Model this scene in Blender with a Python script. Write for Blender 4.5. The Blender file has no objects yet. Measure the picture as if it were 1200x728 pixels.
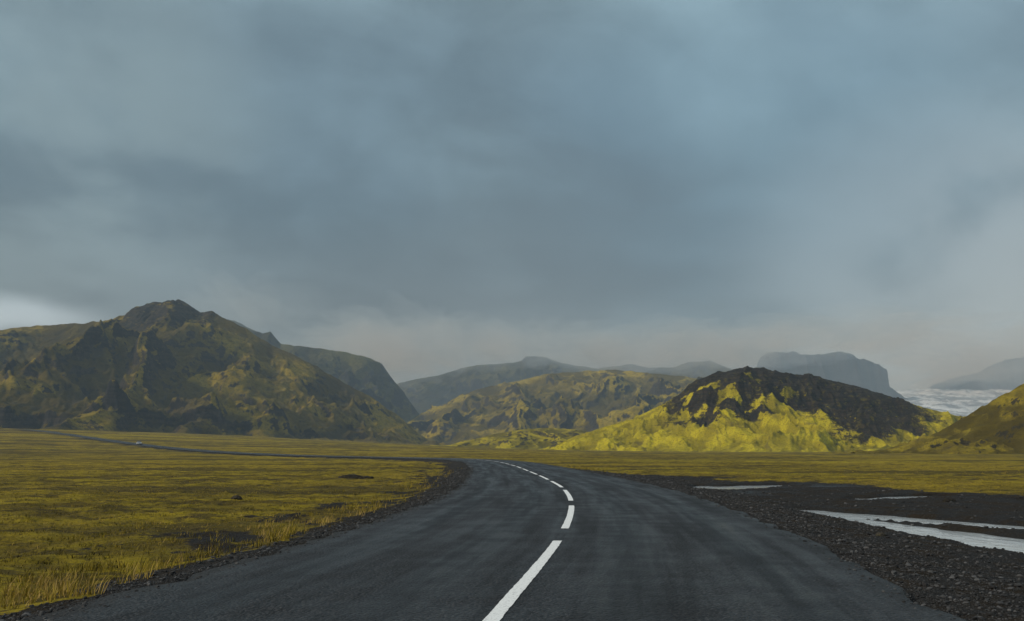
import bpy, math, numpy as np
from mathutils import Vector
rng = np.random.default_rng(7)
scene = bpy.context.scene

# ------------------------------------------------------------------ helpers
def S(a, b, x):
    t = np.clip((x - a) / (b - a), 0, 1)
    return t * t * (3 - 2 * t)

def perlin(x, y, seed=0):
    xi = np.floor(x).astype(np.int64); yi = np.floor(y).astype(np.int64)
    xf = x - xi; yf = y - yi
    def grad(ix, iy, dx, dy):
        h = (ix * 374761393 + iy * 668265263 + seed * 974634777) & 0xffffffff
        h = ((h ^ (h >> 13)) * 1274126177) & 0xffffffff
        h = (h ^ (h >> 16)) & 0xffff
        a = h * (2 * math.pi / 65536.0)
        return np.cos(a) * dx + np.sin(a) * dy
    u = xf * xf * xf * (xf * (xf * 6 - 15) + 10)
    v = yf * yf * yf * (yf * (yf * 6 - 15) + 10)
    n00 = grad(xi, yi, xf, yf); n10 = grad(xi + 1, yi, xf - 1, yf)
    n01 = grad(xi, yi + 1, xf, yf - 1); n11 = grad(xi + 1, yi + 1, xf - 1, yf - 1)
    return ((n00 * (1 - u) + n10 * u) * (1 - v) + (n01 * (1 - u) + n11 * u) * v) * 1.45

def fbm(x, y, octv=5, seed=0, gain=0.5):
    s = 0; a = 1; t = 0
    for i in range(octv):
        s = s + a * perlin(x * 2 ** i + 17.3 * i, y * 2 ** i - 9.1 * i, seed + i); t += a; a *= gain
    return s / t * 1.3

def ridged(x, y, octv=5, seed=0, gain=0.5):
    s = 0; a = 1; t = 0; w = 1
    for i in range(octv):
        n = 1 - np.abs(perlin(x * 2.03 ** i + 5.7 * i, y * 2.03 ** i + 3.1 * i, seed + i)) * 1.6
        n = np.clip(n, 0, 1) ** 2
        s = s + a * n * w; w = np.clip(n * 1.6, 0.15, 1); t += a; a *= gain
    return s / t

def mesh_obj(name, V, F, mat=None, smooth=True, attrs=None, uv=None):
    me = bpy.data.meshes.new(name)
    V = np.asarray(V, dtype=np.float32); F = np.asarray(F, dtype=np.int32)
    k = F.shape[1]
    me.vertices.add(len(V)); me.vertices.foreach_set("co", V.ravel())
    me.loops.add(F.size); me.loops.foreach_set("vertex_index", F.ravel())
    me.polygons.add(len(F))
    me.polygons.foreach_set("loop_start", np.arange(0, F.size, k, dtype=np.int32))
    me.polygons.foreach_set("loop_total", np.full(len(F), k, dtype=np.int32))
    me.polygons.foreach_set("use_smooth", np.full(len(F), smooth, dtype=bool))
    if attrs:
        for an, av in attrs.items():
            a = me.attributes.new(an, 'FLOAT', 'POINT')
            a.data.foreach_set("value", np.asarray(av, dtype=np.float32).ravel())
    me.update(calc_edges=True); me.validate()
    ob = bpy.data.objects.new(name, me); scene.collection.objects.link(ob)
    if mat: me.materials.append(mat)
    return ob

def grid_faces(nx, ny):
    i = np.arange(ny - 1)[:, None] * nx + np.arange(nx - 1)[None, :]
    i = i.ravel()
    return np.stack([i, i + 1, i + 1 + nx, i + nx], 1)

class NT:
    def __init__(s, tree): s.t = tree; s.n = tree.nodes; s.l = tree.links
    def new(s, typ, **kw):
        n = s.n.new(typ)
        for k, v in kw.items(): setattr(n, k, v)
        return n
    def put(s, sock, v):
        if isinstance(v, bpy.types.NodeSocket): s.l.new(v, sock)
        elif isinstance(v, (tuple, list)) and len(v) == 3 and sock.type == 'RGBA': sock.default_value = (*v, 1)
        else: sock.default_value = v
    def math(s, op, a, b=0.0, c=None, clamp=False):
        n = s.new('ShaderNodeMath', operation=op, use_clamp=clamp)
        s.put(n.inputs[0], a); s.put(n.inputs[1], b)
        if c is not None: s.put(n.inputs[2], c)
        return n.outputs[0]
    def noise(s, vec, scale, detail=5, rough=0.55, dist=0.0, color=False):
        n = s.new('ShaderNodeTexNoise'); s.put(n.inputs['Vector'], vec)
        n.inputs['Scale'].default_value = scale; n.inputs['Detail'].default_value = detail
        n.inputs['Roughness'].default_value = rough; n.inputs['Distortion'].default_value = dist
        return n.outputs['Color' if color else 'Fac']
    def mapr(s, v, a, b, c=0.0, d=1.0, smooth=True):
        n = s.new('ShaderNodeMapRange'); n.interpolation_type = 'SMOOTHSTEP' if smooth else 'LINEAR'
        s.put(n.inputs['Value'], v); n.inputs['From Min'].default_value = a; n.inputs['From Max'].default_value = b
        n.inputs['To Min'].default_value = c; n.inputs['To Max'].default_value = d
        return n.outputs[0]
    def mix(s, f, a, b, blend='MIX'):
        n = s.new('ShaderNodeMix', data_type='RGBA', blend_type=blend)
        s.put(n.inputs[0], f); s.put(n.inputs[6], a); s.put(n.inputs[7], b)
        return n.outputs[2]
    def attr(s, name):
        return s.new('ShaderNodeAttribute', attribute_name=name).outputs['Fac']
    def scalev(s, vec, v3):
        n = s.new('ShaderNodeVectorMath', operation='MULTIPLY'); s.put(n.inputs[0], vec); n.inputs[1].default_value = v3
        return n.outputs[0]
    def pos(s):
        return s.new('ShaderNodeNewGeometry').outputs['Position']
    def bump(s, h, strength, dist, prev=None):
        n = s.new('ShaderNodeBump'); s.put(n.inputs['Height'], h)
        n.inputs['Strength'].default_value = strength; n.inputs['Distance'].default_value = dist
        if prev is not None: s.l.new(prev, n.inputs['Normal'])
        return n.outputs[0]

def material(name):
    m = bpy.data.materials.new(name); m.use_nodes = True
    t = NT(m.node_tree); b = m.node_tree.nodes['Principled BSDF']
    b.inputs['Specular IOR Level'].default_value = 0.12
    b.inputs['Roughness'].default_value = 0.95
    return m, t, b

def simple_mat(name, col, rough=0.5, metal=0.0, spec=0.5):
    m, t, b = material(name)
    n = t.noise(t.new('ShaderNodeTexCoord').outputs['Object'], 6, 4)
    t.put(b.inputs['Base Color'], t.mix(n, tuple(c * 0.85 for c in col), col))
    b.inputs['Roughness'].default_value = rough; b.inputs['Metallic'].default_value = metal
    b.inputs['Specular IOR Level'].default_value = spec
    return m

# ------------------------------------------------------------------ road centreline (metres)
ctrl = np.array([(-6.2,-34),(-2.6,-10),(-1.15,0),(-.14,7.66),(.71,14.3),(1.5,23.7),(1.8,33),(1.62,44),(1.1,59),
                 (-.1,85),(-3.0,118),(-8,142),(-18,165),(-40,200),(-74,260),(-114,330),(-157,400),(-225,500),(-330,640),(-480,820)], float)
def hermite(P, step=1.0):
    t = np.concatenate([[0], np.cumsum(np.linalg.norm(np.diff(P, axis=0), axis=1))])
    m = np.gradient(P, t, axis=0)
    q = np.arange(0, t[-1], step); k = np.clip(np.searchsorted(t, q, side='right') - 1, 0, len(P) - 2)
    h = (t[k + 1] - t[k])[:, None]; s = ((q - t[k]) / h[:, 0])[:, None]
    return ((2*s**3-3*s**2+1)*P[k] + (s**3-2*s**2+s)*h*m[k] + (-2*s**3+3*s**2)*P[k+1] + (s**3-s**2)*h*m[k+1])
CL = hermite(ctrl, 0.5)
TAN = np.gradient(CL, axis=0); TAN /= np.linalg.norm(TAN, axis=1)[:, None]
NOR = np.stack([TAN[:, 1], -TAN[:, 0]], 1)      # points to the right of travel
ARC = np.concatenate([[0], np.cumsum(np.linalg.norm(np.diff(CL, axis=0), axis=1))])
HALF = 3.85

def road_dist(x, y):
    x = np.asarray(x, float); y = np.asarray(y, float); sh = x.shape
    x = x.ravel(); y = y.ravel()
    out = np.where(x > -1.0, 999.0, -999.0)
    sel = np.where((y > -40) & (y < 860) & (np.abs(x) < 520) & (x < 60))[0]
    C = CL[::2]; N = NOR[::2]
    for a in range(0, len(sel), 20000):
        ii = sel[a:a + 20000]
        dx = x[ii][:, None] - C[None, :, 0]; dy = y[ii][:, None] - C[None, :, 1]
        k = np.argmin(dx * dx + dy * dy, 1); r = np.arange(len(ii))
        d = dx[r, k] * N[k, 0] + dy[r, k] * N[k, 1]
        full = np.hypot(dx[r, k], dy[r, k])
        out[ii] = np.where(full > np.abs(d) + 3, np.sign(d) * full, d)
    return out.reshape(sh)

def base(x, y):
    return 18 * S(150, 750, y) * S(120, -420, x)

# stream channels: (x, y, half width)
CH = [[(12.6,4,.9),(11.4,9,1.1),(9.9,13.0,1.1),(9.0,16,.8),(8.6,19,.6),(8.3,22,.5),(8.0,25,.45),(7.6,28,.25)],
      [(14.5,15,.9),(12.0,18.5,.7),(10.4,21.2,.6),(9.2,23.6,.6),(8.2,26.0,.45)],
      [(9.3,15,.35),(10.6,17.5,.3),(11.2,19.5,.4)],
      [(6.9,38.3,.5),(8.4,40.3,1.2),(10.0,42.2,1.3),(12.6,44.5,.5)],
      [(11.5,31,.35),(13.0,32.5,.7),(15.5,34,.4)],
      [(5.9,60,.6),(6.6,66,1.5),(7.4,74,.6)],
      [(17,31,.3),(21,34,.6),(27,37,.5)]]
def channel(x, y):
    m = np.zeros_like(x)
    wob = fbm(x * .75, y * .45, 4, 91) * .75
    for c in CH:
        c = np.array(c)
        for i in range(len(c) - 1):
            p, q = c[i], c[i + 1]; d = q[:2] - p[:2]; L = (d ** 2).sum()
            t = np.clip(((x - p[0]) * d[0] + (y - p[1]) * d[1]) / L, 0, 1)
            dist = np.hypot(x - p[0] - t * d[0], y - p[1] - t * d[1])
            w = p[2] + (q[2] - p[2]) * t
            m = np.maximum(m, S(1.8, .8, dist / w + wob))
    return m

def ground(x, y, d=None):
    """height, grass mask, wet mask"""
    if d is None: d = road_dist(x, y)
    b = base(x, y)
    ad = np.abs(d)
    left = d < 0
    n1 = fbm(x * .09, y * .09, 4, 3); n2 = fbm(x * .9, y * .9, 4, 12); n3 = fbm(x * 4, y * 4, 3, 21)
    # embankment profile
    prof_l = np.interp(ad, [0, 3.75, 4.0, 4.6, 5.6, 8, 30], [-.15, -.15, -.05, -.11, -.28, -.28, -.22])
    prof_r = np.interp(ad, [0, 3.75, 4.0, 4.9, 6.6, 9, 40], [-.15, -.15, -.05, -.10, -.20, -.20, -.20])
    z = np.where(left, prof_l, prof_r)
    k = S(4.2, 8, ad)
    far = S(60, 400, y)
    river = (~left) * S(5.5, 7, ad) * (y > -60)
    yb = np.interp(x, [0, 7, 12.7, 17.5, 25, 40, 80], [95, 62, 48, 34, 27, 20, 8]) + fbm(x * .12, y * .12, 4, 33) * 9
    gr = S(-2.0, 2.5, y - yb)                      # far side of river bed is grass
    amp_left = (.10 + .5 * far)
    z = z + k * np.where(left, amp_left * n1 + .12 * n2, (1 - gr) * (.025 * n1 + .015 * n2) + gr * (.08 + .10 * n1 + .10 * n2 + .4 * far * n1))
    z = z + S(3.9, 4.4, ad) * n3 * .026
    ch = channel(x, y) * river * (1 - .8 * gr)
    z = z * (1 - ch) + (-.42) * ch
    gl = S(4.6, 5.8, ad + n2 * 1.6 + n3 * .9 + n1 * .8 - .9 * S(20, 60, y))
    # dark eroded soil patches beside the road
    er = S(-.05, .22, fbm(x * .45, y * .25, 5, 61)) * S(10.5, 5.5, ad)
    gl = gl * (1 - .92 * er)
    grass = np.where(left, gl, gr)
    grass = grass * (1 - ch)
    wet = np.maximum(ch, river * (1 - gr) * S(-.1, .5, n1 + n2 * .3))
    big = S(400, 900, y)
    z = z + b + big * 1.5 * fbm(x * .006, y * .006, 4, 44)
    return z, grass, wet

# ------------------------------------------------------------------ ground
def geo(a, b, r):
    o = [a]; st = a * (r - 1)
    while o[-1] < b: o.append(o[-1] * r)
    return np.array(o[1:])
xs = np.concatenate([np.arange(0, 14, .13), geo(14, 60, 1.02), geo(62, 11000, 1.05)])
xs = np.concatenate([-xs[::-1][:-1], xs])
ys = np.concatenate([np.arange(-60, 0, 3), np.arange(0, 6, .5), np.arange(6, 40, .12), np.arange(40, 120, .4), geo(120, 700, 1.012), geo(705, 13000, 1.035)])
X, Y = np.meshgrid(xs, ys)
D = road_dist(X, Y)
Z, G, W = ground(X, Y, D)

gm, t, b = material("moss_grass_ground")
P = t.pos()
g = t.attr("grass"); wet = t.attr("wet")
nA = t.noise(P, .03, 6, .6); nB = t.noise(P, .28, 6, .65); nC = t.noise(P, 3.0, 6, .7); nD = t.noise(P, 22, 5, .75)
nE = t.noise(t.scalev(P, (.22, 1.0, 1)), .045, 8, .74)
nF = t.noise(t.scalev(P, (.45, 1.0, 1)), .9, 6, .74)
nG = t.noise(t.scalev(P, (.30, 1.0, 1)), .012, 8, .7)
c = t.mix(t.mapr(nB, .40, .62), (.105, .077, .012), (.29, .220, .014))
c = t.mix(t.mapr(nA, .43, .58), c, t.mix(t.mapr(nC, .35, .65), (.17, .125, .014), (.39, .285, .020)))
c = t.mix(t.math('MULTIPLY', t.mapr(nG, .50, .60), .6), c, (.38, .30, .014))
c = t.mix(t.math('MULTIPLY', t.mapr(nE, .49, .57), .85), c, (.072, .055, .014))
c = t.mix(t.math('MULTIPLY', t.mapr(nF, .51, .61), .82), c, (.050, .038, .013))
c = t.mix(t.math('MULTIPLY', t.mapr(nC, .53, .65), .78), c, (.042, .032, .013))
c = t.mix(t.math('MULTIPLY', t.mapr(nD, .50, .68), .6), c, (.035, .027, .011))
vor = t.new('ShaderNodeTexVoronoi'); t.put(vor.inputs['Vector'], P); vor.inputs['Scale'].default_value = 75
gn = t.noise(P, 1.2, 6, .6)
sep = t.new('ShaderNodeSeparateColor'); t.put(sep.inputs[0], vor.outputs['Color'])
gcol = t.mix(sep.outputs[0], (.008, .008, .009), (.046, .045, .044))
gcol = t.mix(t.mapr(gn, .42, .62), gcol, (.030, .022, .014))
gcol = t.mix(t.math('MULTIPLY', wet, .6), gcol, (.008, .009, .010))
gmask = t.mapr(t.math('ADD', g, t.math('MULTIPLY', t.math('SUBTRACT', nC, .5), 1.8)), .38, .62)
t.put(b.inputs['Base Color'], t.mix(gmask, gcol, c))
t.put(b.inputs['Roughness'], t.mapr(wet, 0, 1, .95, .45))
hgt = t.math('ADD', t.math('MULTIPLY', nC, .7), t.math('MULTIPLY', nD, .35))
bm = t.bump(hgt, 1.0, .13)
bm = t.bump(t.math('MULTIPLY', t.math('SUBTRACT', 1.0, vor.outputs['Distance']), t.math('SUBTRACT', 1.0, gmask)), .8, .012, bm)
bm = t.bump(nB, .7, 1.2, bm)
t.l.new(bm, b.inputs['Normal'])
mesh_obj("ground", np.stack([X, Y, Z], -1).reshape(-1, 3), grid_faces(len(xs), len(ys)), gm, True, {"grass": G, "wet": W})

# ------------------------------------------------------------------ road
def crown(o): return .035 * (1 - (o / HALF) ** 2)
offs = np.array([-1, -.985, -.9, -.75, -.5, -.25, 0, .25, .5, .75, .9, .985, 1]) * HALF
rv = []; ac = []; al = []
for i, (p, n) in enumerate(zip(CL, NOR)):
    jl = .09 * math.sin(i * 1.7) * math.sin(i * .63) + .07 * rng.normal(); jr = .07 * math.sin(i * 1.3 + 1) * math.sin(i * .41) + .07 * rng.normal()
    for j, o in enumerate(offs):
        oo = o + (jl if j < 2 else jr if j > 10 else 0)
        q = p + n * oo; z = float(base(q[0], q[1])) + crown(o) - (.06 if j in (0, 12) else 0)
        rv.append((q[0], q[1], z)); ac.append(o); al.append(ARC[i])
rm, t, b = material("wet_asphalt")
P = t.pos(); ac_ = t.attr("across"); al_ = t.attr("along")
cmb = t.new('ShaderNodeCombineXYZ'); t.put(cmb.inputs[0], ac_); t.put(cmb.inputs[1], t.math('MULTIPLY', al_, .05))
band = t.noise(cmb.outputs[0], 2.2, 5, .6)
cm2 = t.new('ShaderNodeCombineXYZ'); t.put(cm2.inputs[0], t.math('MULTIPLY', ac_, 6)); t.put(cm2.inputs[1], t.math('MULTIPLY', al_, .25))
streak = t.noise(cm2.outputs[0], 1.5, 4, .6)
fine = t.noise(P, 30, 4, .9); mid = t.noise(P, 1.1, 5, .6)
av = t.new('ShaderNodeTexVoronoi'); t.put(av.inputs['Vector'], P); av.inputs['Scale'].default_value = 30
sp = t.new('ShaderNodeSeparateColor'); t.put(sp.inputs[0], av.outputs['Color'])
ab = t.math('ABSOLUTE', ac_)
tr = t.math('MINIMUM', t.math('ABSOLUTE', t.math('SUBTRACT', ab, 1.05)), t.math('ABSOLUTE', t.math('SUBTRACT', ab, 2.65)))
track = t.mapr(tr, .10, .50, 1, 0)
col = t.mix(t.mapr(sp.outputs[0], .1, .95), (.002, .002, .003), (.024, .024, .026))
col = t.mix(t.math('MULTIPLY', t.mapr(fine, .54, .66), .9), col, (.115, .115, .117))
col = t.mix(t.math('MULTIPLY', track, .5), col, (.005, .005, .006))
col = t.mix(t.mapr(band, .45, .70), col, t.mix(.6, col, (.004, .005, .006)))
col = t.mix(t.math('MULTIPLY', t.mapr(streak, .5, .75), .30), col, (.040, .041, .043))
col = t.mix(t.math('MULTIPLY', t.mapr(ab, 3.2, 3.85), .7), col, (.016, .014, .012))
t.put(b.inputs['Base Color'], col)
b.inputs['Specular IOR Level'].default_value = .22
t.put(b.inputs['Roughness'], t.math('ADD', t.mapr(t.math('ADD', t.math('MULTIPLY', band, .5), t.math('MULTIPLY', mid, .3)), .28, .52, .36, .70), t.math('MULTIPLY', track, -.10)))
bm = t.bump(t.math('SUBTRACT', 1.0, av.outputs['Distance']), 1.0, .025)
bm = t.bump(mid, .1, .02, bm)
t.l.new(bm, b.inputs['Normal'])
mesh_obj("asphalt_road", rv, grid_faces(len(offs), len(CL)), rm, True, {"across": ac, "along": al})

# painted centre dashes
pm, t, b = material("road_paint")
P = t.pos()
wear = t.mapr(t.noise(P, 26, 5, .85), .53, .66)
t.put(b.inputs['Base Color'], t.mix(t.math('MULTIPLY', wear, .8), (.78, .79, .78), (.08, .08, .09)))
b.inputs['Roughness'].default_value = .6
t.l.new(t.bump(t.noise(P, 60, 3, .7), .3, .004), b.inputs['Normal'])
def at_arc(s):
    return np.array([np.interp(s, ARC, CL[:, 0]), np.interp(s, ARC, CL[:, 1])]), np.array([np.interp(s, ARC, NOR[:, 0]), np.interp(s, ARC, NOR[:, 1])])
s0 = np.interp(7.4, CL[:, 1], ARC)
V = []; F = []
for k in range(-3, 30):
    a = s0 + k * 8.9; e = a + 6.7
    ss = np.linspace(a, e, 61)
    st = len(V)
    for s in ss:
        p, n = at_arc(s); n = n / np.linalg.norm(n)
        jj = .003 * rng.normal(size=2)
        for o, j_ in ((-.066, jj[0]), (-.022, 0), (.022, 0), (.066, jj[1])):
            q = p + n * (o + j_); V.append((q[0], q[1], float(base(q[0], q[1])) + crown(o) + .006))
    for i in range(len(ss) - 1):
        for j in range(3):
            v = st + i * 4 + j; F.append((v, v + 1, v + 5, v + 4))
mesh_obj("road_marking", V, F, pm, False)

# ------------------------------------------------------------------ stream water
wm, t, b = material("glacial_stream_water")
P = t.pos()
b.inputs['Base Color'].default_value = (.50, .54, .56, 1); b.inputs['Roughness'].default_value = .08
b.inputs['IOR'].default_value = 1.33; b.inputs['Specular IOR Level'].default_value = .8
rp = t.noise(t.scalev(P, (1, .5, 1)), 3.5, 5, .6, .5)
t.l.new(t.bump(rp, .35, .05), b.inputs['Normal'])
wx = np.linspace(4.8, 32, 60); wy = np.linspace(2, 92, 120); WX, WY = np.meshgrid(wx, wy)
mesh_obj("stream_water", np.stack([WX, WY, np.full_like(WX, -.31)], -1).reshape(-1, 3), grid_faces(60, 120), wm)

# ------------------------------------------------------------------ mountains
def mtn_mat(name, mossA, moss_sunB, rockA, rockB, sc, patch=.5, bumpd=6.0, rb=0.0, cavd=.75):
    m, t, b = material(name)
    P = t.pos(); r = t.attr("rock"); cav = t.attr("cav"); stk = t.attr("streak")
    n1 = t.noise(P, 1.0 * sc, 7, .62, .3); n2 = t.noise(P, 5.5 * sc, 8, .75); n3 = t.noise(P, 26 * sc, 6, .8)
    strat = t.noise(t.scalev(P, (.2, .2, 2.6)), 6 * sc, 7, .72, .5)
    moss = t.mix(t.mapr(n1, .40, .60), mossA, moss_sunB)  # second moss tone also carries painted sunlight on the hill and foothills
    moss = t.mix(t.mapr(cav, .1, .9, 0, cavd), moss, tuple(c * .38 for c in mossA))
    moss = t.mix(t.math('MULTIPLY', t.mapr(n2, .49, .62), patch), moss, tuple(c * .45 for c in mossA))
    moss = t.mix(t.mapr(stk, .35, .8, 0, .5), moss, rockB)
    moss = t.mix(t.math('MULTIPLY', t.mapr(n3, .49, .61), .62), moss, tuple(c * .30 for c in mossA))
    rock = t.mix(t.mapr(strat, .42, .58), rockA, rockB)
    rock = t.mix(t.math('MULTIPLY', t.mapr(n3, .47, .58), .75), rock, tuple(c * .4 for c in rockA))
    rock = t.mix(t.math('MULTIPLY', t.mapr(n2, .54, .64), .5), rock, tuple(c * .6 for c in mossA))
    f = t.math('ADD', r, t.math('ADD', t.math('MULTIPLY', t.math('SUBTRACT', n2, .5), 1.8), t.math('MULTIPLY', t.math('SUBTRACT', strat, .5), 1.4)))
    f = t.math('ADD', f, t.math('MULTIPLY', t.math('SUBTRACT', n3, .5), 1.1))
    f = t.mapr(t.math('ADD', f, rb), .42, .66)
    t.put(b.inputs['Base Color'], t.mix(f, moss, rock))
    bm = t.bump(n2, .65, bumpd); bm = t.bump(n3, .85, bumpd * .3, bm); bm = t.bump(strat, .4, bumpd * .6, bm)
    t.l.new(bm, b.inputs['Normal'])
    return m

def mountain(name, ridge, Dp, Wf, Wb, mat, nx, ny, seed, prof, relief=.25, fine=.015, slope=(.72, .93), crag=0.0, gl=6, extra=None, wmin=.35, ywob=.05):
    r = np.array(ridge, float)
    x = np.linspace(r[0, 0], r[-1, 0], nx)
    v = np.concatenate([np.linspace(-1.08, 0, int(ny * .78), endpoint=False), np.linspace(0, 1.05, ny - int(ny * .78))])
    X, Vv = np.meshgrid(x, v)
    Rm = r[:, 1].max()
    R0 = np.interp(X, r[:, 0], r[:, 1])
    W = np.where(Vv < 0, Wf, Wb) * (wmin + (1 - wmin) * R0 / Rm)
    yr = Dp + ywob * Dp * perlin(X / (Wf * .9), X * 0 + .5, seed + 50)
    Y = yr + Vv * W
    L = Wf / gl
    u = 1 - np.abs(Vv)
    wx = fbm(X / (L * 2), Y / (L * 2), 4, seed + 9)
    wx2 = fbm(X / (L * .6), Y / (L * .6), 4, seed + 19)
    up = u + (.10 * fbm(X / (L * 1.5), Y / (L * 1.5), 4, seed + 3) + .03 * wx2) * np.clip(4 * u * (1 - u), 0, 1)
    Rx = np.interp(X + wx * L * .8 * (1 - np.clip(u, 0, 1)), r[:, 0], r[:, 1])
    Pq = np.interp(up, [p[0] for p in prof], [p[1] for p in prof])
    h = Rx * Pq
    gx_, gy_ = (X + wx * L * .5 + wx2 * L * .12) / L, (Y + wx * L * .3) / (L * 2.6)
    gul = ridged(gx_, gy_, 4, seed + 1, .42) - .45
    g2 = ridged(gx_ * 3.1, gy_ * 2.2, 4, seed + 2, .5) - .4
    wgt = np.clip(4 * u * (1 - u), 0, 1) ** .7
    h = h + Rm * wgt * (.35 + .65 * Rx / Rm) * (relief * gul + relief * .20 * g2)
    rn = ridged(X / (L * .30), Y / (L * .30), 5, seed + 5) - .5
    spot = S(-.2, .5, fbm(X / (L * .8), Y / (L * .8), 3, seed + 31))
    crest = 1 - .62 * S(.86, 1, u)
    h = h + Rm * fine * crest * (rn * 1.7 * spot + .9 * fbm(X / (L * .22), Y / (L * .22), 6, seed + 6, .6)) * S(0, .25, u)
    if crag: h = h + Rm * crag * (ridged(X / (L * .7), Y / (L * .7), 4, seed + 8, .45) - .45) * S(.72, .95, u) * S(.78, .95, R0 / Rm)
    Z = h + base(X, Y) * np.clip(1 - u, 0, 1) - 1.0
    Z = np.where(u < 0, base(X, Y) - 8, Z)
    Zx = np.gradient(Z, axis=1) / np.gradient(X, axis=1)
    Zy = np.gradient(Z, axis=0) / (np.gradient(Y, axis=0) + 1e-6)
    sl = np.hypot(Zx, Zy)
    q = np.quantile(sl[(u > .02)], slope)
    rock = S(q[0], q[1], sl)
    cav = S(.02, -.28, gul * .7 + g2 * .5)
    streak = S(.0, .7, fbm(gx_ * 5.5, gy_ * 2.0, 5, seed + 71, .6))
    if extra is not None: rock = extra(X, Y, u, rock, fbm(X / L, Y / L, 5, seed + 13), R0 / Rm)
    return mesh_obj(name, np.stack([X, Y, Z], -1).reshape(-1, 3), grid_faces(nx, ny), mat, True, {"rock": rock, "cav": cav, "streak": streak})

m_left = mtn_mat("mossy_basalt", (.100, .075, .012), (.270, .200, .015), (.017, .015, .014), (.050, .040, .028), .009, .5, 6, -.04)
prof_cliff = [(-.1, -.05), (0, 0), (.10, .05), (.17, .10), (.20, .20), (.30, .27), (.42, .36), (.45, .42), (.62, .57), (.8, .76), (.92, .89), (1, 1)]
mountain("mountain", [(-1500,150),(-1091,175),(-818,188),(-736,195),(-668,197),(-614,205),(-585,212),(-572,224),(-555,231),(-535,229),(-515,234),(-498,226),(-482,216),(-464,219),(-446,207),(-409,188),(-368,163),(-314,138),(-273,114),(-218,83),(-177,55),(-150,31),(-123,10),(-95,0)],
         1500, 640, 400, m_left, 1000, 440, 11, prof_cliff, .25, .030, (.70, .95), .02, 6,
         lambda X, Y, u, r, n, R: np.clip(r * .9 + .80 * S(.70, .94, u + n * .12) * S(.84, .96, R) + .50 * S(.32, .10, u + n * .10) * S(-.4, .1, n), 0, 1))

m_back = mtn_mat("shade_toned_basalt", (.050, .050, .020), (.10, .094, .026), (.018, .020, .023), (.038, .038, .040), .006, .6, 8, .05)  # darker colours stand in for cloud shadow over the back ranges
mountain("mountain", [(-1300,300),(-900,350),(-764,348),(-700,330),(-676,316),(-640,300),(-620,306),(-589,272),(-524,263),(-436,252),(-371,237),(-327,219),(-301,182),(-273,147),(-240,100),(-196,40),(-150,0)],
         2400, 700, 500, m_back, 480, 240, 23, prof_cliff, .24, .03, (.55, .9), .0, 5)
m_mid = mtn_mat("sun_toned_moss_foothill", (.110, .086, .013), (.300, .230, .016), (.018, .017, .015), (.050, .043, .032), .007, .5, 7, -.06)  # brighter second moss tone paints a patch of sunlight on the foothills
mountain("mountain", [(-330,0),(-290,30),(-251,64),(-209,97),(-146,124),(-84,154),(0,170),(84,190),(167,198),(251,200),(334,192),(418,183),(502,162),(627,121),(752,79),(878,30),(960,0)],
         2300, 950, 500, m_mid, 700, 380, 37, [(-.1,-.05),(0,0),(.12,.12),(.2,.17),(.25,.28),(.4,.40),(.55,.52),(.6,.62),(.8,.80),(1,1)], .33, .032, (.68, .95), .0, 6)
mountain("mountain", [(-760,120),(-582,245),(-473,292),(-291,325),(-182,361),(-36,369),(40,380),(60,402),(85,402),(145,396),(218,372),(364,350),(509,369),(582,354),(691,354),(745,374),(836,378),(909,347),(1091,281),(1309,209),(1527,100),(1650,0)],
         4000, 1100, 700, m_back, 560, 240, 41, prof_cliff, .24, .03, (.55, .9), .0, 5)
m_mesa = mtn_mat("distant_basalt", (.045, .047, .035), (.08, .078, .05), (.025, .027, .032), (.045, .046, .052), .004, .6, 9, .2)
prof_mesa = [(-.1,-.05),(0,0),(.4,.3),(.7,.50),(.82,.60),(.87,.96),(1,1)]
mountain("mountain", [(1150,200),(1350,400),(1420,440),(1446,470),(1456,545),(1500,572),(1600,566),(1650,561),(1800,558),(1875,573),(1945,562),(1970,535),(2025,528),(2105,500),(2130,480),(2142,385),(2200,340),(2400,200)],
         5500, 1500, 600, m_mesa, 360, 200, 53, prof_mesa, .05, .018, (.5, .85), .0, 8, None, .8, .0)
mountain("mountain", [(2950,300),(3055,428),(3182,504),(3373,555),(3500,580),(3564,631),(3691,676),(3818,689),(4200,745),(5200,760)],
         7000, 1500, 600, m_mesa, 300, 160, 59, prof_mesa, .15, .04, (.5, .85), .0, 8, None, .8, .01)

# mossy hill; the sunlight on it is put into the bright moss colours
m_hill = mtn_mat("sun_toned_moss_hill", (.26, .215, .009), (.46, .385, .012), (.012, .010, .009), (.040, .030, .020), .040, .30, .9, -.06, .55)
def hill_rock(X, Y, u, r, n, R):
    k = S(.48, .68, u + n * .28) * S(.35, .75, R) * 1.15
    k = k * (1 - .7 * S(.08, .30, fbm(X / 18, Y / 18, 5, 77)) * S(240, 195, X) * S(.93, .80, u))
    scree = S(205, 240, X) * S(325, 280, X) * S(.15, .45, u + n * .35) * .95
    return np.clip(np.maximum(r * .35, np.maximum(k, scree)) , 0, 1.15)
mountain("hill", [(20,0),(34,5),(48,12),(68,19),(95,27),(116,37),(130,45),(136,50),(145,58),(158,63),(177,66),(194,68),(218,65),(246,61),(273,54),(300,46),(327,36),(348,30),(361,27),(382,16),(409,5),(430,0)],
         750, 165, 150, m_hill, 760, 420, 61, [(-.1,-.06),(0,0),(.15,.07),(.35,.24),(.55,.46),(.70,.62),(.76,.78),(.88,.92),(1,1)], .20, .030, (.78, .96), .05, 5, hill_rock, .45, .03)
m_knoll = mtn_mat("moss_knoll", (.20, .165, .010), (.42, .34, .012), (.030, .027, .018), (.06, .05, .03), .04, .35, .8, -.15)
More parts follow.
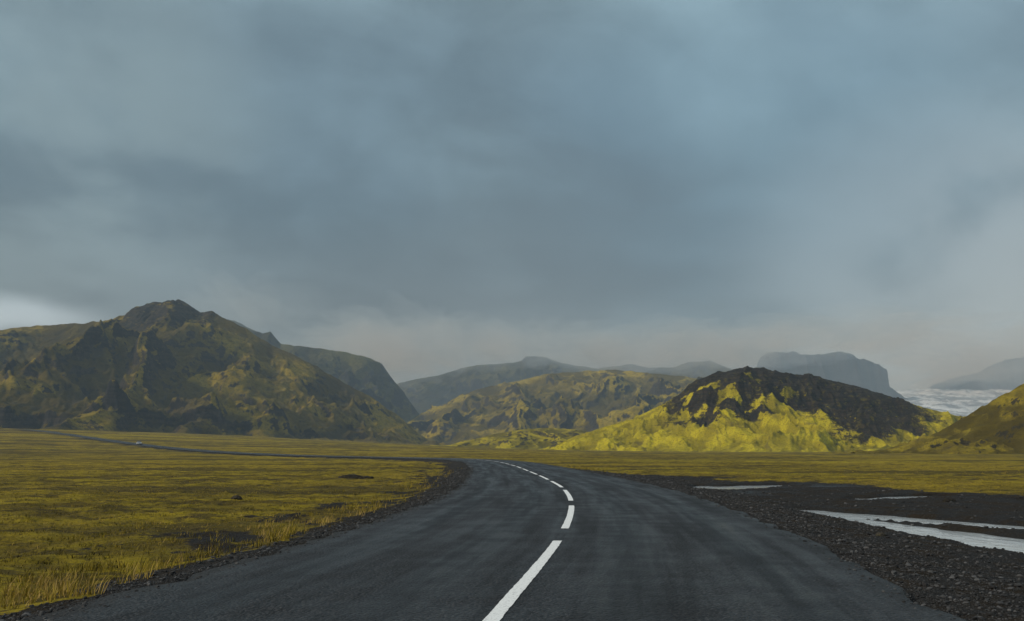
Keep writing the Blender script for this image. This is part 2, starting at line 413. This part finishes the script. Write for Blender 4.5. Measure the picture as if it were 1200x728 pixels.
mountain("hill", [(-120,0),(-60,7),(-41,11),(-20,17),(0,21),(33,24),(65,22),(98,15),(140,10),(180,0)],
         900, 150, 120, m_knoll, 300, 140, 67, [(-.1,-.06),(0,0),(.3,.25),(.6,.6),(.8,.85),(1,1)], .3, .03, (.8, .97), 0, 4, None, .5, .03)
m_right = mtn_mat("olive_hill", (.12, .092, .012), (.25, .195, .014), (.028, .025, .016), (.055, .045, .025), .09, .5, .5, -.08)
mountain("hill", [(122,0),(132,1),(146,4),(160,9),(171,15.5),(180,21),(189,26),(207,34),(239,43),(286,47),(360,40),(420,20)],
         350, 105, 90, m_right, 460, 260, 71, [(-.1,-.06),(0,0),(.2,.10),(.5,.42),(.8,.8),(1,1)], .18, .03, (.8, .97), 0, 4, None, .4, .02)

# glacier tongue
gx = np.linspace(0, 1, 220); gy = np.linspace(0, 1, 260); U, Vg = np.meshgrid(gx, gy)
GY = 3800 + Vg * 3400
GX = (1150 + Vg * 1150) + U * (1500 + Vg * 900)
GZ = 105 + 370 * Vg ** .85 + 22 * fbm(GX / 300, GY / 300, 5, 81) + 14 * (ridged(GX / 60, GY / 140, 4, 82) - .5) - 60 * (2 * U - 1) ** 2
im, t, b = material("glacier_ice")
P = t.pos()
fl = t.noise(t.scalev(P, (1, .25, 1)), .008, 6, .65, .6); cr = t.noise(t.scalev(P, (.5, 1, 1)), .03, 6, .7)
c = t.mix(t.mapr(fl, .42, .60), (.62, .69, .74), (.20, .23, .26))
c = t.mix(t.math('MULTIPLY', t.mapr(cr, .5, .7), .5), c, (.22, .28, .34))
t.put(b.inputs['Base Color'], c); b.inputs['Roughness'].default_value = .6
mesh_obj("glacier", np.stack([GX, GY, GZ], -1).reshape(-1, 3), grid_faces(220, 260), im)

# ------------------------------------------------------------------ grass tufts
def scatter(n, y0, y1, xr, power=1.0):
    y = np.exp(rng.uniform(math.log(y0), math.log(y1), n))
    x = rng.uniform(-1, 1, n) * (xr * y + 4)
    return x, y
def grass_mesh(name, x, y, hmin, hmax, nb, mat):
    d = road_dist(x, y); z, gr, wt = ground(x, y, d)
    cl = fbm(x * .8, y * .8, 3, 101)
    left = d < 0
    prob = np.where(left, np.clip(gr * 1.0 + .13 * S(4.3, 5.2, np.abs(d)), 0, 1) * (.20 + .80 * S(-.3, .4, cl)), np.clip(gr, 0, 1) * .7)
    prob = prob * (np.abs(d) > 4.2) * (wt < .5 + 2 * left)
    k = rng.random(len(x)) < prob
    x, y, z, d, cl = x[k], y[k], z[k], d[k], cl[k]
    n = len(x)
    big = fbm(x * .12, y * .25, 4, 131)
    tint = np.repeat(np.clip(rng.normal(.38, .18, n) + .22 * S(8, 5.0, np.abs(d)) + .25 * cl + .6 * big, 0, 1), nb)
    X = np.repeat(x, nb); Y = np.repeat(y, nb); Zb = np.repeat(z, nb) - .01
    sc = 1 + np.minimum(Y, 60) / 30
    N = n * nb
    a = rng.uniform(0, 2 * math.pi, N); rr = rng.uniform(0, .05, N) * sc
    X = X + np.cos(a) * rr; Y = Y + np.sin(a) * rr
    H = rng.uniform(hmin, hmax, N) * (.50 + .8 * np.repeat(S(8, 5.2, np.abs(d)), nb)) * np.repeat(.6 + .8 * S(-.4, .5, cl), nb)
    lean = rng.uniform(.1, .75, N) * H; w = rng.uniform(.002, .0042, N) * sc
    th = rng.uniform(0, math.pi, N)
    px, py = np.cos(th) * w, np.sin(th) * w
    lx, ly = np.cos(a) * lean + .25 * H, np.sin(a) * lean
    v0 = np.stack([X - px, Y - py, Zb], 1); v1 = np.stack([X + px, Y + py, Zb], 1)
    v2 = np.stack([X + px * .7 + lx * .4, Y + py * .7 + ly * .4, Zb + H * .6], 1); v3 = np.stack([X - px * .7 + lx * .4, Y - py * .7 + ly * .4, Zb + H * .6], 1)
    v4 = np.stack([X + lx, Y + ly, Zb + H], 1)
    V = np.stack([v0, v1, v2, v3, v4], 1).reshape(-1, 3)
    i = np.arange(N) * 5
    F = np.concatenate([np.stack([i, i + 1, i + 2], 1), np.stack([i, i + 2, i + 3], 1), np.stack([i + 3, i + 2, i + 4], 1)])
    return mesh_obj(name, V, F, mat, True, {"tint": np.repeat(tint + rng.normal(0, .14, N), 5)})
bg, t, b = material("dry_grass")
tt = t.attr("tint")
cr = t.new('ShaderNodeValToRGB'); t.put(cr.inputs[0], tt)
e = cr.color_ramp.elements; e[0].position = .05; e[0].color = (.035, .028, .010, 1); e[1].position = .98; e[1].color = (.38, .26, .085, 1)
q = cr.color_ramp.elements.new(.4); q.color = (.15, .115, .014, 1); q = cr.color_ramp.elements.new(.68); q.color = (.32, .235, .020, 1)
t.put(b.inputs['Base Color'], cr.outputs[0]); b.inputs['Roughness'].default_value = .8
x, y = scatter(75000, 6, 90, .75)
grass_mesh("dry_grass", x, y, .04, .14, 5, bg)

# ------------------------------------------------------------------ gravel and rocks
t_ = (1 + 5 ** .5) / 2
ICO = np.array([(-1,t_,0),(1,t_,0),(-1,-t_,0),(1,-t_,0),(0,-1,t_),(0,1,t_),(0,-1,-t_),(0,1,-t_),(t_,0,-1),(t_,0,1),(-t_,0,-1),(-t_,0,1)]) / 1.9
IF = np.array([(0,11,5),(0,5,1),(0,1,7),(0,7,10),(0,10,11),(1,5,9),(5,11,4),(11,10,2),(10,7,6),(7,1,8),(3,9,4),(3,4,2),(3,2,6),(3,6,8),(3,8,9),(4,9,5),(2,4,11),(6,2,10),(8,6,7),(9,8,1)])
sm, t, b = material("gravel_stone")
tt = t.attr("tint")
n = t.noise(t.pos(), 40, 4, .7)
c = t.mix(tt, (.008, .008, .009), (.10, .10, .102)); c = t.mix(t.math('MULTIPLY', n, .4), c, (.035, .029, .022))
t.put(b.inputs['Base Color'], c); b.inputs['Roughness'].default_value = .75; b.inputs['Specular IOR Level'].default_value = .25
n0 = 120000
y = np.exp(rng.uniform(math.log(5.5), math.log(75), n0))
side = rng.random(n0); off = np.where(side < .24, -(3.55 + np.abs(rng.normal(0, .8, n0))), np.where(side < .62, 3.55 + np.abs(rng.normal(0, 1.8, n0)), rng.uniform(4, 30, n0)))
xc = np.interp(y, CL[:, 1][:400], CL[:, 0][:400])
x = xc + off
d = road_dist(x, y); z, gr, wt = ground(x, y, d)
k = (gr < .6) & (z > -.33) & (np.abs(d) > 3.5)
x, y, z, d = x[k], y[k], z[k], d[k]; n = len(x)
s = (.0030 + .0055 * rng.random(n) + .024 * rng.random(n) ** 18) * (1 + y / 38)
s = np.where(np.abs(d) < 4.05, s * .7, s)
z = np.where(np.abs(d) < HALF + .12, base(x, y) - .003, z)
ang = rng.uniform(0, 6.28, n); ca, sa = np.cos(ang), np.sin(ang)
L = ICO[None] * (1 + rng.normal(0, .16, (n, 12, 1))) * (rng.uniform(.7, 1.3, (n, 1, 3)) * np.array([1, 1, .6])) * s[:, None, None]
Vx = L[..., 0] * ca[:, None] - L[..., 1] * sa[:, None] + x[:, None]; Vy = L[..., 0] * sa[:, None] + L[..., 1] * ca[:, None] + y[:, None]; Vz = L[..., 2] + (z + s * .2)[:, None]
Vs = np.stack([Vx, Vy, Vz], -1).reshape(-1, 3)
Fs = (IF[None] + (np.arange(n) * 12)[:, None, None]).reshape(-1, 3)
mesh_obj("gravel", Vs, Fs, sm, False, {"tint": np.repeat(rng.random(n) ** 2.2, 12)})

rk, t, b = material("boulder_rock")
P = t.pos(); n1 = t.noise(P, 3, 6, .7); n2 = t.noise(P, 20, 5, .7)
c = t.mix(t.mapr(n1, .4, .65), (.018, .016, .014), (.050, .044, .035)); c = t.mix(t.mapr(n2, .56, .70), c, (.11, .095, .02))
t.put(b.inputs['Base Color'], c); t.l.new(t.bump(n2, .8, .03), b.inputs['Normal'])
import bmesh
def boulder(x, y, sx, sy, sz, seed):
    bm = bmesh.new(); bmesh.ops.create_icosphere(bm, subdivisions=4, radius=1)
    co = np.array([v.co[:] for v in bm.verts])
    r = 1 + .28 * fbm(co[:, 0] * 1.3 + seed, co[:, 1] * 1.3 + co[:, 2] * 1.9, 5, seed)
    r = r - .18 * np.abs(perlin(co[:, 0] * 2 + co[:, 2], co[:, 1] * 2 - seed, seed))
    z0 = float(ground(np.array([x]), np.array([y]))[0][0])
    for v, c_, q in zip(bm.verts, co, r): v.co = (c_[0] * q * sx, c_[1] * q * sy, max(-.3, c_[2]) * q * sz)
    me = bpy.data.meshes.new("boulder"); bm.to_mesh(me); bm.free(); me.materials.append(rk)
    for p in me.polygons: p.use_smooth = seed % 2 == 0
    ob = bpy.data.objects.new("boulder", me); ob.location = (x, y, z0 + sz * .1); scene.collection.objects.link(ob)
for a in [(-9.1,31,.19,.16,.12,4),(-9.4,55,.8,.5,.24,6),(-8.4,54,.45,.4,.17,8),(11.5,19,.12,.11,.07,22),(6.6,16.8,.10,.09,.06,24),(13.5,29,.2,.16,.1,26)]:  # left rocks are kept low and flat to stand in for dark shadows
    boulder(*a)

# ------------------------------------------------------------------ distant car on the road
def build_car(loc, rot):
    root = bpy.data.objects.new("parked_car", None); root.location = loc; root.rotation_euler = (0, 0, rot); scene.collection.objects.link(root)
    body_m = simple_mat("car_paint", (.34, .36, .38), .35); glass = simple_mat("car_glass", (.02, .025, .03), .08); tyre = simple_mat("tyre_rubber", (.02, .02, .02), .85)
    lamp = simple_mat("lamp_lens", (.7, .7, .68), .15); red = simple_mat("tail_lens", (.35, .02, .02), .2)
    def loft(name, secs, mat):
        bm = bmesh.new(); rings = []
        for (x, hw, zb, zt) in secs:
            pts = [(-hw, zb), (-hw * 1.02, (zb + zt) / 2), (-hw * .93, zt - .03), (-hw * .8, zt), (hw * .8, zt), (hw * .93, zt - .03), (hw * 1.02, (zb + zt) / 2), (hw, zb)]
            rings.append([bm.verts.new((x, a, c)) for a, c in pts])
        for r1, r2 in zip(rings[:-1], rings[1:]):
            for i in range(8): bm.faces.new((r1[i], r1[(i + 1) % 8], r2[(i + 1) % 8], r2[i]))
        bm.faces.new(rings[0]); bm.faces.new(rings[-1][::-1]); bmesh.ops.recalc_face_normals(bm, faces=bm.faces)
        me = bpy.data.meshes.new(name); bm.to_mesh(me); bm.free(); me.materials.append(mat)
        o = bpy.data.objects.new(name, me); o.parent = root; scene.collection.objects.link(o); return o
    loft("body", [(-2.2, .75, .4, .75), (-2.1, .85, .28, .92), (-1.2, .9, .25, .98), (.9, .9, .25, .95), (1.6, .86, .27, .84), (2.1, .78, .32, .70), (2.2, .65, .4, .6)], body_m)
    loft("windows", [(-2.0, .72, .93, .96), (-1.6, .72, .93, 1.40), (.1, .72, .93, 1.42), (.95, .74, .93, .97)], glass)
    loft("roof", [(-1.7, .60, 1.38, 1.42), (-1.3, .64, 1.40, 1.47), (-.2, .64, 1.42, 1.49), (.2, .58, 1.38, 1.43)], body_m)
    for i, (wx_, wy_) in enumerate([(-1.35, -.82), (-1.35, .82), (1.35, -.82), (1.35, .82)]):
        bpy.ops.mesh.primitive_cylinder_add(vertices=24, radius=.33, depth=.22); o = bpy.context.object; o.name = f"wheel_{i+1}"
        o.rotation_euler = (math.pi / 2, 0, 0); o.location = (wx_, wy_, .33); o.parent = root; o.data.materials.append(tyre)
    for i, (lx_, ly_, mt) in enumerate([(2.12, .55, lamp), (2.12, -.55, lamp), (-2.17, .6, red), (-2.17, -.6, red)]):
        bpy.ops.mesh.primitive_uv_sphere_add(segments=12, ring_count=8, radius=.13); o = bpy.context.object; o.name = f"lamp_{i+1}"
        o.scale = (.5, 1.2, .7); o.location = (lx_, ly_, .66); o.parent = root; o.data.materials.append(mt)
kk = np.argmin(np.abs(CL[:, 1] - 400)); pc = CL[kk] + NOR[kk] * -1.8
build_car((pc[0], pc[1], float(base(pc[0], pc[1])) + .03), math.atan2(-TAN[kk, 1], -TAN[kk, 0]))

# ------------------------------------------------------------------ atmospheric haze and low clouds (real volumes)
def vol_mat(name, dens, col):
    hm = bpy.data.materials.new(name); hm.use_nodes = True; nt = hm.node_tree
    for nd in list(nt.nodes): nt.nodes.remove(nd)
    vs = nt.nodes.new('ShaderNodeVolumeScatter'); vs.inputs['Color'].default_value = (*col, 1); vs.inputs['Density'].default_value = dens; vs.inputs['Anisotropy'].default_value = 0.0
    ou = nt.nodes.new('ShaderNodeOutputMaterial'); nt.links.new(vs.outputs[0], ou.inputs['Volume'])
    return hm
bpy.ops.mesh.primitive_cube_add(size=1); hz = bpy.context.object; hz.name = "haze"
hz.scale = (22000, 11500, 720); hz.location = (0, 5600, 300)
hz.data.materials.append(vol_mat("haze_air", 1 / 7000, (.60, .81, 1)))
cm = vol_mat("low_cloud_vapour", 1 / 800, (.58, .78, .95))
def cloud(x, y, z, rx, ry, rz, seed):
    bm = bmesh.new(); bmesh.ops.create_icosphere(bm, subdivisions=6, radius=1)
    co = np.array([v.co[:] for v in bm.verts])
    r = 1 + .95 * fbm(co[:, 0] * 1.9 + seed, co[:, 1] * 1.2 + co[:, 2] * 1.5, 5, seed)
    for v, c_, q in zip(bm.verts, co, r): v.co = (c_[0] * q * rx, c_[1] * q * ry, c_[2] * q * rz)
    me = bpy.data.meshes.new("low_cloud"); bm.to_mesh(me); bm.free(); me.materials.append(cm)
    for p in me.polygons: p.use_smooth = True
    ob = bpy.data.objects.new("low_cloud", me); ob.location = (x, y, z); scene.collection.objects.link(ob)
for a in [(-560,3300,330,330,500,80,1),(-330,3700,420,300,400,110,2),(120,3500,390,300,420,70,3),(520,3400,350,420,450,85,4),(900,3700,400,360,400,75,9),(-640,2250,350,150,160,55,5),
          (-380,2800,330,220,300,60,8),(1700,4800,600,600,500,80,6),(3000,5800,560,800,600,170,7)]:
    cloud(*a)

# ------------------------------------------------------------------ world: overcast sky
SUN_EL, SUN_AZ = 30, -112      # azimuth from +Y towards +X; behind-left of the viewer
w = bpy.data.worlds.new("World"); scene.world = w; w.use_nodes = True
t = NT(w.node_tree); bgk = w.node_tree.nodes['Background']
sky = t.new('ShaderNodeTexSky', sky_type='NISHITA'); sky.sun_disc = False
sky.sun_elevation = math.radians(SUN_EL); sky.sun_rotation = math.radians(SUN_AZ)
sk = t.new('ShaderNodeVectorMath', operation='SCALE'); t.l.new(sky.outputs[0], sk.inputs[0]); sk.inputs['Scale'].default_value = .10
tc = t.new('ShaderNodeTexCoord').outputs['Generated']
sx = t.new('ShaderNodeSeparateXYZ'); t.put(sx.inputs[0], tc); dx, dy, dz = sx.outputs
zc = t.math('MAXIMUM', dz, 0.0); den = t.math('ADD', zc, .42)
cb = t.new('ShaderNodeCombineXYZ'); t.put(cb.inputs[0], t.math('DIVIDE', dx, den)); t.put(cb.inputs[1], t.math('DIVIDE', dy, den)); cb.inputs[2].default_value = .37
pl = cb.outputs[0]
rot = t.new('ShaderNodeVectorRotate', rotation_type='Z_AXIS'); t.put(rot.inputs['Vector'], pl); rot.inputs['Angle'].default_value = math.radians(-20)
pr = rot.outputs[0]
ro2 = t.new('ShaderNodeVectorRotate', rotation_type='EULER_XYZ'); t.put(ro2.inputs['Vector'], t.scalev(tc, (1, 1, 1.6))); ro2.inputs['Rotation'].default_value = (.55, .75, .9)
tr_ = ro2.outputs[0]
n1 = t.noise(t.scalev(pr, (.9, 1.5, 1)), 1.3, 6, .45, .5)
n2 = t.noise(t.scalev(pr, (1.0, 1.5, 1)), 2.6, 8, .52, .4)
n3 = t.noise(tr_, 4.6, 6, .50, .4)
n4 = t.noise(tr_, 12, 7, .58, .5)
ramp = t.new('ShaderNodeValToRGB'); t.put(ramp.inputs[0], dz); cr = ramp.color_ramp
cr.elements[0].position = 0; cr.elements[0].color = (.18, .23, .265, 1)
cr.elements[1].position = 1; cr.elements[1].color = (.46, .53, .58, 1)
for p_, c_ in [(.09, (.145, .195, .228)), (.15, (.120, .168, .202)), (.24, (.132, .218, .278)), (.34, (.178, .285, .355)), (.46, (.225, .340, .405)), (.65, (.36, .44, .49))]:
    el = cr.elements.new(p_); el.color = (*c_, 1)
c = ramp.outputs[0]
def lobe(az, el, lo, hi, src=None):
    a, e_ = math.radians(az), math.radians(el)
    v = t.new('ShaderNodeVectorMath', operation='DOT_PRODUCT'); t.put(v.inputs[0], tc); v.inputs[1].default_value = (math.sin(a) * math.cos(e_), math.cos(a) * math.cos(e_), math.sin(e_))
    return t.mapr(v.outputs['Value'], math.cos(math.radians(lo)), math.cos(math.radians(hi)))
dark = t.mapr(n1, .34, .64, .0, 1.0)
c = t.mix(dark, t.mix(1.0, c, (.74, .74, .76), 'MULTIPLY'), t.mix(1.0, c, (1.25, 1.21, 1.17), 'MULTIPLY'))
def scl(c, f):
    m_ = t.new('ShaderNodeVectorMath', operation='SCALE'); t.l.new(c, m_.inputs[0]); t.l.new(f, m_.inputs['Scale']); return m_.outputs[0]
c = scl(c, t.mapr(n2, .35, .66, .88, 1.14))
c = scl(c, t.mapr(n3, .35, .65, .87, 1.14))
c = scl(c, t.mapr(n4, .30, .70, .93, 1.07))
c = t.mix(t.math('MULTIPLY', lobe(24, 7, 14, 2), t.math('MULTIPLY', t.mapr(n3, .35, .6, .35, 1), .8)), c, (.40, .49, .54))
# thin bright gap in the cloud over the left horizon
gap = t.math('MULTIPLY', t.mapr(t.math('ABSOLUTE', t.math('SUBTRACT', t.math('ADD', dz, t.math('MULTIPLY', t.math('SUBTRACT', n3, .5), .06)), .124)), .002, .022, 1, 0), t.mapr(dx, -.36, -.46))
c = t.mix(t.math('MULTIPLY', gap, .9), c, (.55, .70, .82))
c = t.mix(t.math('MULTIPLY', lobe(-27, 18, 14, 2), t.math('MULTIPLY', t.mapr(n2, .35, .6, .2, 1), .5)), c, (.30, .41, .44))
c = t.mix(t.math('MULTIPLY', lobe(14, 16, 16, 2), .42), c, (.12, .24, .34))
c = t.mix(t.math('MULTIPLY', lobe(3, 9, 15, 4), t.math('MULTIPLY', t.mapr(n2, .35, .6, 1, .4), .55)), c, (.095, .130, .158))
fin = t.mix(.90, sk.outputs[0], c)
t.l.new(fin, bgk.inputs['Color']); bgk.inputs['Strength'].default_value = 1.0

# ------------------------------------------------------------------ sun
sl = bpy.data.lights.new("sun", 'SUN'); sl.energy = 2.8; sl.angle = math.radians(3); sl.color = (1, .92, .78)
so = bpy.data.objects.new("sun", sl); scene.collection.objects.link(so)
a, e_ = math.radians(SUN_AZ), math.radians(SUN_EL)
dv = Vector((math.sin(a) * math.cos(e_), math.cos(a) * math.cos(e_), math.sin(e_)))
so.rotation_euler = dv.to_track_quat('Z', 'Y').to_euler()

# ------------------------------------------------------------------ camera
cam = bpy.data.cameras.new("camera"); co_ = bpy.data.objects.new("camera", cam); scene.collection.objects.link(co_)
co_.location = (0, 0, 1.4); co_.rotation_euler = (math.radians(90), 0, 0)
cam.sensor_width = 36; cam.lens = 33; cam.shift_y = .136; cam.clip_start = .1; cam.clip_end = 30000
scene.camera = co_
scene.view_settings.view_transform = 'Standard'; scene.view_settings.look = 'None'; scene.view_settings.exposure = 0
